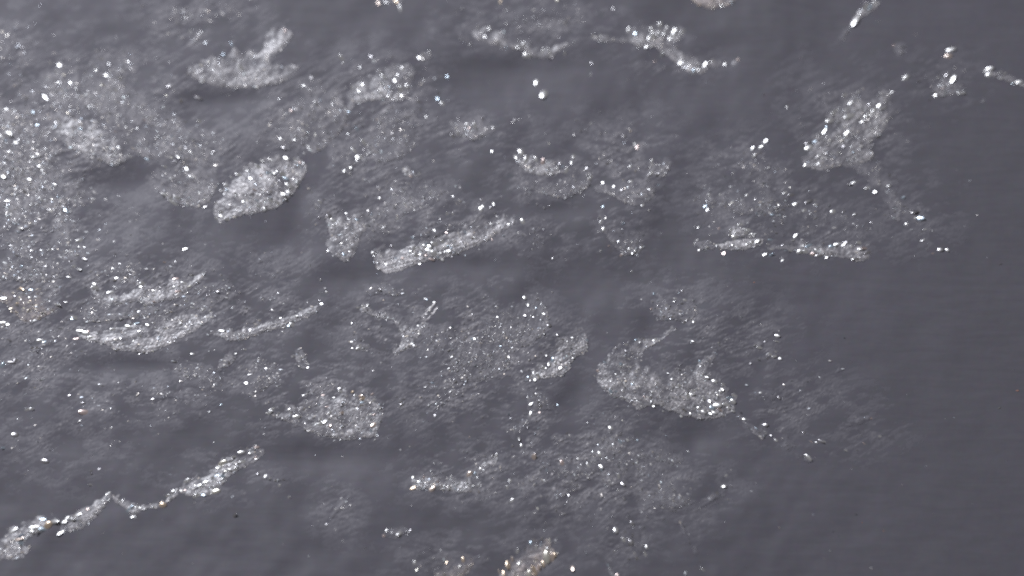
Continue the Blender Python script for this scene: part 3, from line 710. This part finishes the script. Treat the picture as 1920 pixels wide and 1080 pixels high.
flake("hooked dim patch with a vertical row of grains below the pointed shard", .25,
      "985,735 1000,730 1040,735 1050,750 1045,775 1025,770 1000,780 985,815 965,825 948,810 950,795 975,790 990,770",
      "1005,727,5 1005,740,5 994,758,5 1014,762,6 994,776,7 1012,772,5 990,800,5 963,807,5 973,821,7 960,837,5 978,835,5 1000,858,9w 1003,854,6 1025,883,5 1046,760,4 990,745,4 1020,745,4 988,790,4", mode='none')
flake("flat strip with beaded edges and a frayed upturned end", .6,
      "770,893 795,888 830,890 860,895 880,885 900,865 920,850 935,855 930,870 910,880 895,895 905,910 890,922 870,925 840,920 810,918 775,920 768,910",
      "809,918,9w 774,916,7w 880,890,8w 876,902,5 892,888,5 840,917,5 775,895,5 795,895,4 862,905,5 876,908,5 930,855,6 925,853,5 951,915,6 957,901,5 960,939,6 920,883,5 850,905,4 785,905,4 820,905,4 780,908,4 830,912,4 815,893,4 845,893,4 900,880,4", mode='low', dens=1.5)
flake("large dim drift of grains spreading between flat strip and boot shaped flake", .36,
      "1010,865 1040,855 1070,865 1100,840 1120,815 1145,800 1170,795 1190,815 1195,840 1200,860 1195,880 1180,895 1190,920 1170,930 1150,910 1120,895 1095,910 1070,925 1055,905 1030,885",
      "1145,802,6 1163,829,7 1177,825,5 1130,830,4 1148,820,4 1124,852,6 1126,875,7 1128,880,5 1054,868,6 1102,872,6 1160,893,6 1168,907,7 1115,853,4 1063,813,5 1067,928,5 1114,933,5 1160,920,5 1170,935,5 1195,826,4 1150,850,4 1048,890,4 1085,860,4 1140,865,4 1175,870,4 1030,870,4 1100,890,4 1180,850,3", mode='none', dens=1.1)
flake("smooth dull patch joined to the large dim drift", .22, "1195,845 1220,835 1250,838 1280,850 1285,865 1260,872 1240,865 1210,870", "1262,865,4 1220,870,3", mode='low', dens=.6)
flake("ghostly streaked stain below the large dim drift", .13, "1065,945 1090,932 1120,935 1140,950 1150,970 1130,985 1095,990 1070,975", "1148,968,4 1127,955,3", mode='none', dens=.5, streak=5)
flake("loose ring of bright specks below the ghostly streaked stain", .16, "1152,990 1185,980 1205,995 1218,1020 1212,1045 1190,1048 1160,1030", "1155,993,7 1185,982,6 1170,1012,6 1182,1018,7 1210,1040,7 1213,1025,5 1195,1045,4 1152,1034,4 1178,1012,4 1172,998,4", mode='none', dens=.7)
flake("sparse arc of grains around a bare patch near the ring of specks", .18, "1310,945 1330,930 1350,920 1372,890 1368,920 1340,945 1310,960 1290,955|1200,955 1230,970 1260,965 1240,978 1210,975", "1356,911,6 1370,911,4 1362,892,5 1345,925,5 1295,917,4 1332,967,4 1330,935,3", mode='none')
flake("brilliant flake with amber fringe painted on its edges beyond the flat beaded strip", .8,
      "915,1092 930,1078 940,1065 955,1050 970,1035 985,1020 1000,1012 1030,1008 1035,1025 1047,1040 1035,1052 1020,1062 1005,1080 990,1092",
      "953,1058,9w 945,1075,7w 1025,1045,11w 1035,1045,8w 1040,1041,6w 1002,1070,10w 992,1078,9w 1010,1065,7w 995,1018,5 1005,1028,6 970,1035,6 975,1055,6 1025,1030,5 985,1030,5 1015,1020,5 1030,1012,4 1018,1058,7w 985,1068,5 960,1048,5w 935,1072,5w", mode='right', warm=True)
flake("dull rounded flake with warm tint beside the brilliant amber edged flake", .40, "812,1085 825,1060 845,1045 870,1035 888,1040 890,1060 875,1078 850,1090", "838,1053,5w 868,1050,6w 833,1078,6w 850,1065,4 778,1055,6 782,1068,5w", warm=True, mode='low', streak=-35)
flake("dim cluster with one round grain below the flat strip", .24, "718,1008 728,990 750,992 770,990 765,1003 745,1010", "750,1000,7 725,995,4 768,996,5 720,1005,4 765,1002,4", mode='none')
flake("short dull sliver below the loose ring of bright specks", .38, "1137,1050 1146,1063 1162,1088 1150,1088 1140,1070", "1140,1060,4 1158,1078,4", mode='all')
flake("long pale scratch like streak ending in one bright grain", .16, "1272,975 1282,980 1300,1020 1322,1070 1316,1074 1294,1030 1278,1000", "1317,1067,5 1285,1075,3", mode='none', dens=.4)
flake("sparse grains round an arc beyond the boot shaped flake's tail", .16, "1460,825 1475,812 1490,825 1486,840 1500,850 1538,860 1520,864 1490,854 1465,845", "1515,858,8 1538,827,7 1530,830,4 1545,828,5 1587,844,5 1507,810,4 1520,828,4", mode='none')
flake("smudged film with fine creases, outermost patch beyond the boot's tail", .22, "1580,792 1605,778 1630,775 1643,785 1625,800 1600,797", "1634,784,5 1651,819,5 1620,831,4", mode='none', dens=.5, streak=20)
flake("pale smooth smear below the pale leaf shaped flake", .20, "232,735 240,715 258,703 278,700 286,712 278,730 255,738", "287,747,6 258,740,3", mode='none', dens=.3)
flake("thin combed streaks beside the pale smooth smear", .14, "280,742 320,735 372,748 368,756 325,752 290,756", "", mode='none', dens=.3, streak=6)

flake("dim torn plate between streaky grain field and folded pale lobes", .36, "5,440 60,436 105,470 120,505 95,530 40,528 -10,520", "60,470,4 40,500,4 85,500,4 20,460,3 70,515,3", mode='low', streak=10)
flake("dim scaly fringe above the ragged curled flake", .30, "190,500 230,480 260,490 300,505 262,528 215,545", "225,495,4 250,510,3 275,505,3", mode='none')
flake("soft grey plate squeezed between ragged curled flake and pale leaf", .36, "150,578 220,580 300,574 355,580 300,592 220,602 150,606", "205,590,3 260,585,4 310,583,3", mode='low', streak=-4)
flake("dull scaly plate linking ragged clump and tall granular cluster", .30, "690,205 740,195 790,225 785,270 750,300 705,310 690,270", "720,240,3 745,225,4 760,255,3 715,285,3", mode='low', streak=-20)
flake("dim scaly plate between tiny bead cluster and torpedo", .26, "760,345 800,335 870,350 890,385 850,405 800,400 770,380", "850,370,3 800,350,3 870,380,3", mode='none')
flake("dull plate between dim pitted patch and triangular granular patch", .28, "1340,330 1390,335 1440,355 1475,370 1450,400 1400,405 1355,395", "1370,350,3 1415,375,4 1440,385,3", mode='low', streak=8)
flake("dim plate below the small sharp splinter", .24, "300,690 360,660 420,700 440,730 400,750 330,735", "370,690,3 400,725,3 340,715,3", mode='none', streak=12)
flake("dull plate joining Y shaped flake and large dim fan", .26, "800,610 850,590 880,610 850,650 830,690 790,690 775,650", "820,640,3 845,615,3 800,670,3", mode='none', streak=-60)
flake("faint plate tucked under the smooth dull patch", .24, "1200,880 1260,885 1300,905 1310,940 1260,960 1215,940", "1240,905,3 1275,930,3", mode='low', streak=15)

# ------------------------------------------------------------------ loose grains lying on the bare grey
LANDMARKS = [("bowl shaped pale flake", 450, 130), ("cracked granular crust", 160, 150), ("pale leaf shaped flake", 270, 625),
             ("zigzag ribbon", 250, 940), ("zigzag ribbon", 90, 900), ("torpedo shaped flake", 830, 460), ("tall granular cluster", 715, 160),
             ("comma shaped flake", 970, 80), ("arrow shaped bright flake", 1240, 75), ("bright knobbly crust", 1020, 310),
             ("boot shaped flake", 1250, 710), ("Y shaped branching flake", 745, 610), ("fan shaped flake", 610, 780),
             ("flat beaded strip", 840, 905), ("long bar shaped flake", 1530, 465), ("narrow ribbon of grains", 490, 610),
             ("triangular granular patch", 1425, 310), ("steep granular slope", 1590, 240), ("pointed shard", 1050, 665),
             ("folded pale lobes", 50, 570), ("drift of grains under the strip", 1110, 870)]


def loose(label, spots, group="loose grains on the bare grey surface", mat=None, name="loose_grain"):
    for a, b, r, w in parse(spots):
        o = add_grain(name, a, b, r * GK * (1.0 if r > 6 else 0.8), None, w, mat=mat, dull=0.5)
        near = min(LANDMARKS, key=lambda k: math.hypot(k[1] - a, k[2] - b))[0]
        o["label"], o["category"], o["group"] = label.replace("@", near), "grain" if name == "loose_grain" else "speck", group.replace("@", near)


loose("lone big round white grain with a smaller one above it", "1020,175,11")
loose("small round grain just above the lone big white grain", "1006,153,7")
loose("brilliant two lobed grain alone beside the steep granular slope", "1780,95,10")
loose("smaller grain touching the brilliant two lobed grain", "1778,106,7w")
loose("greenish white grain alone between bowl shaped flake and cracked crust", "321,162,7")
loose("dull grey disc lying alone below the zigzag ribbon", "438,968,7", mat=M_GRAIN[3])
loose("warm white grain alone beside the brilliant amber edged flake", "1073,1065,8w")
loose("tiny grain touching the warm white grain near the amber edged flake", "1067,1060,5")
loose("bright grain in the pair below the forked fringe of grains", "158,773,9", group="grain pair")
loose("tiny white grain lying loose on bare grey near the @",
      "370,181,7 348,228,5 155,757,6 54,769,7 28,815,7 8,840,6 92,845,5 83,865,7 172,883,6 170,890,6 172,909,6 186,880,4 128,742,5 362,664,6 358,685,5 335,688,4 640,110,7 643,120,5 695,107,6 758,268,5 707,226,5 866,16,5 922,286,6 1006,383,6 1020,389,6 980,416,7 1030,386,4 965,225,5 973,225,4 992,218,4 1433,177,6 1476,200,4 1332,440,5 1298,437,3 1340,672,4 1406,681,4 1195,345,4 1390,640,3 1185,507,4 1150,18,5 1108,118,5 540,560,3 560,545,3 515,520,4 530,510,3 660,605,3 855,543,3 800,562,4 797,560,3 715,680,4 735,690,3 840,845,3 880,820,3 1290,845,3 480,800,3 505,805,4 416,758,4 208,803,4 400,830,3 60,650,4 1715,480,3", group="loose grains near the @")
loose("tiny rusty brown speck lying on bare grey, nearest the @", "1617,980,3 1657,995,3 1907,732,3 1414,530,3", group="rusty specks near the @", mat=M_RUST, name="rusty_speck")
loose("tiny dark speck lying on bare grey near the @", "1604,963,4 1583,634,3 1562,996,2 1572,1004,2 1340,935,3 820,170,3 1109,780,3 988,970,3", group="dark specks near the @", mat=M_DARK, name="dark_speck")
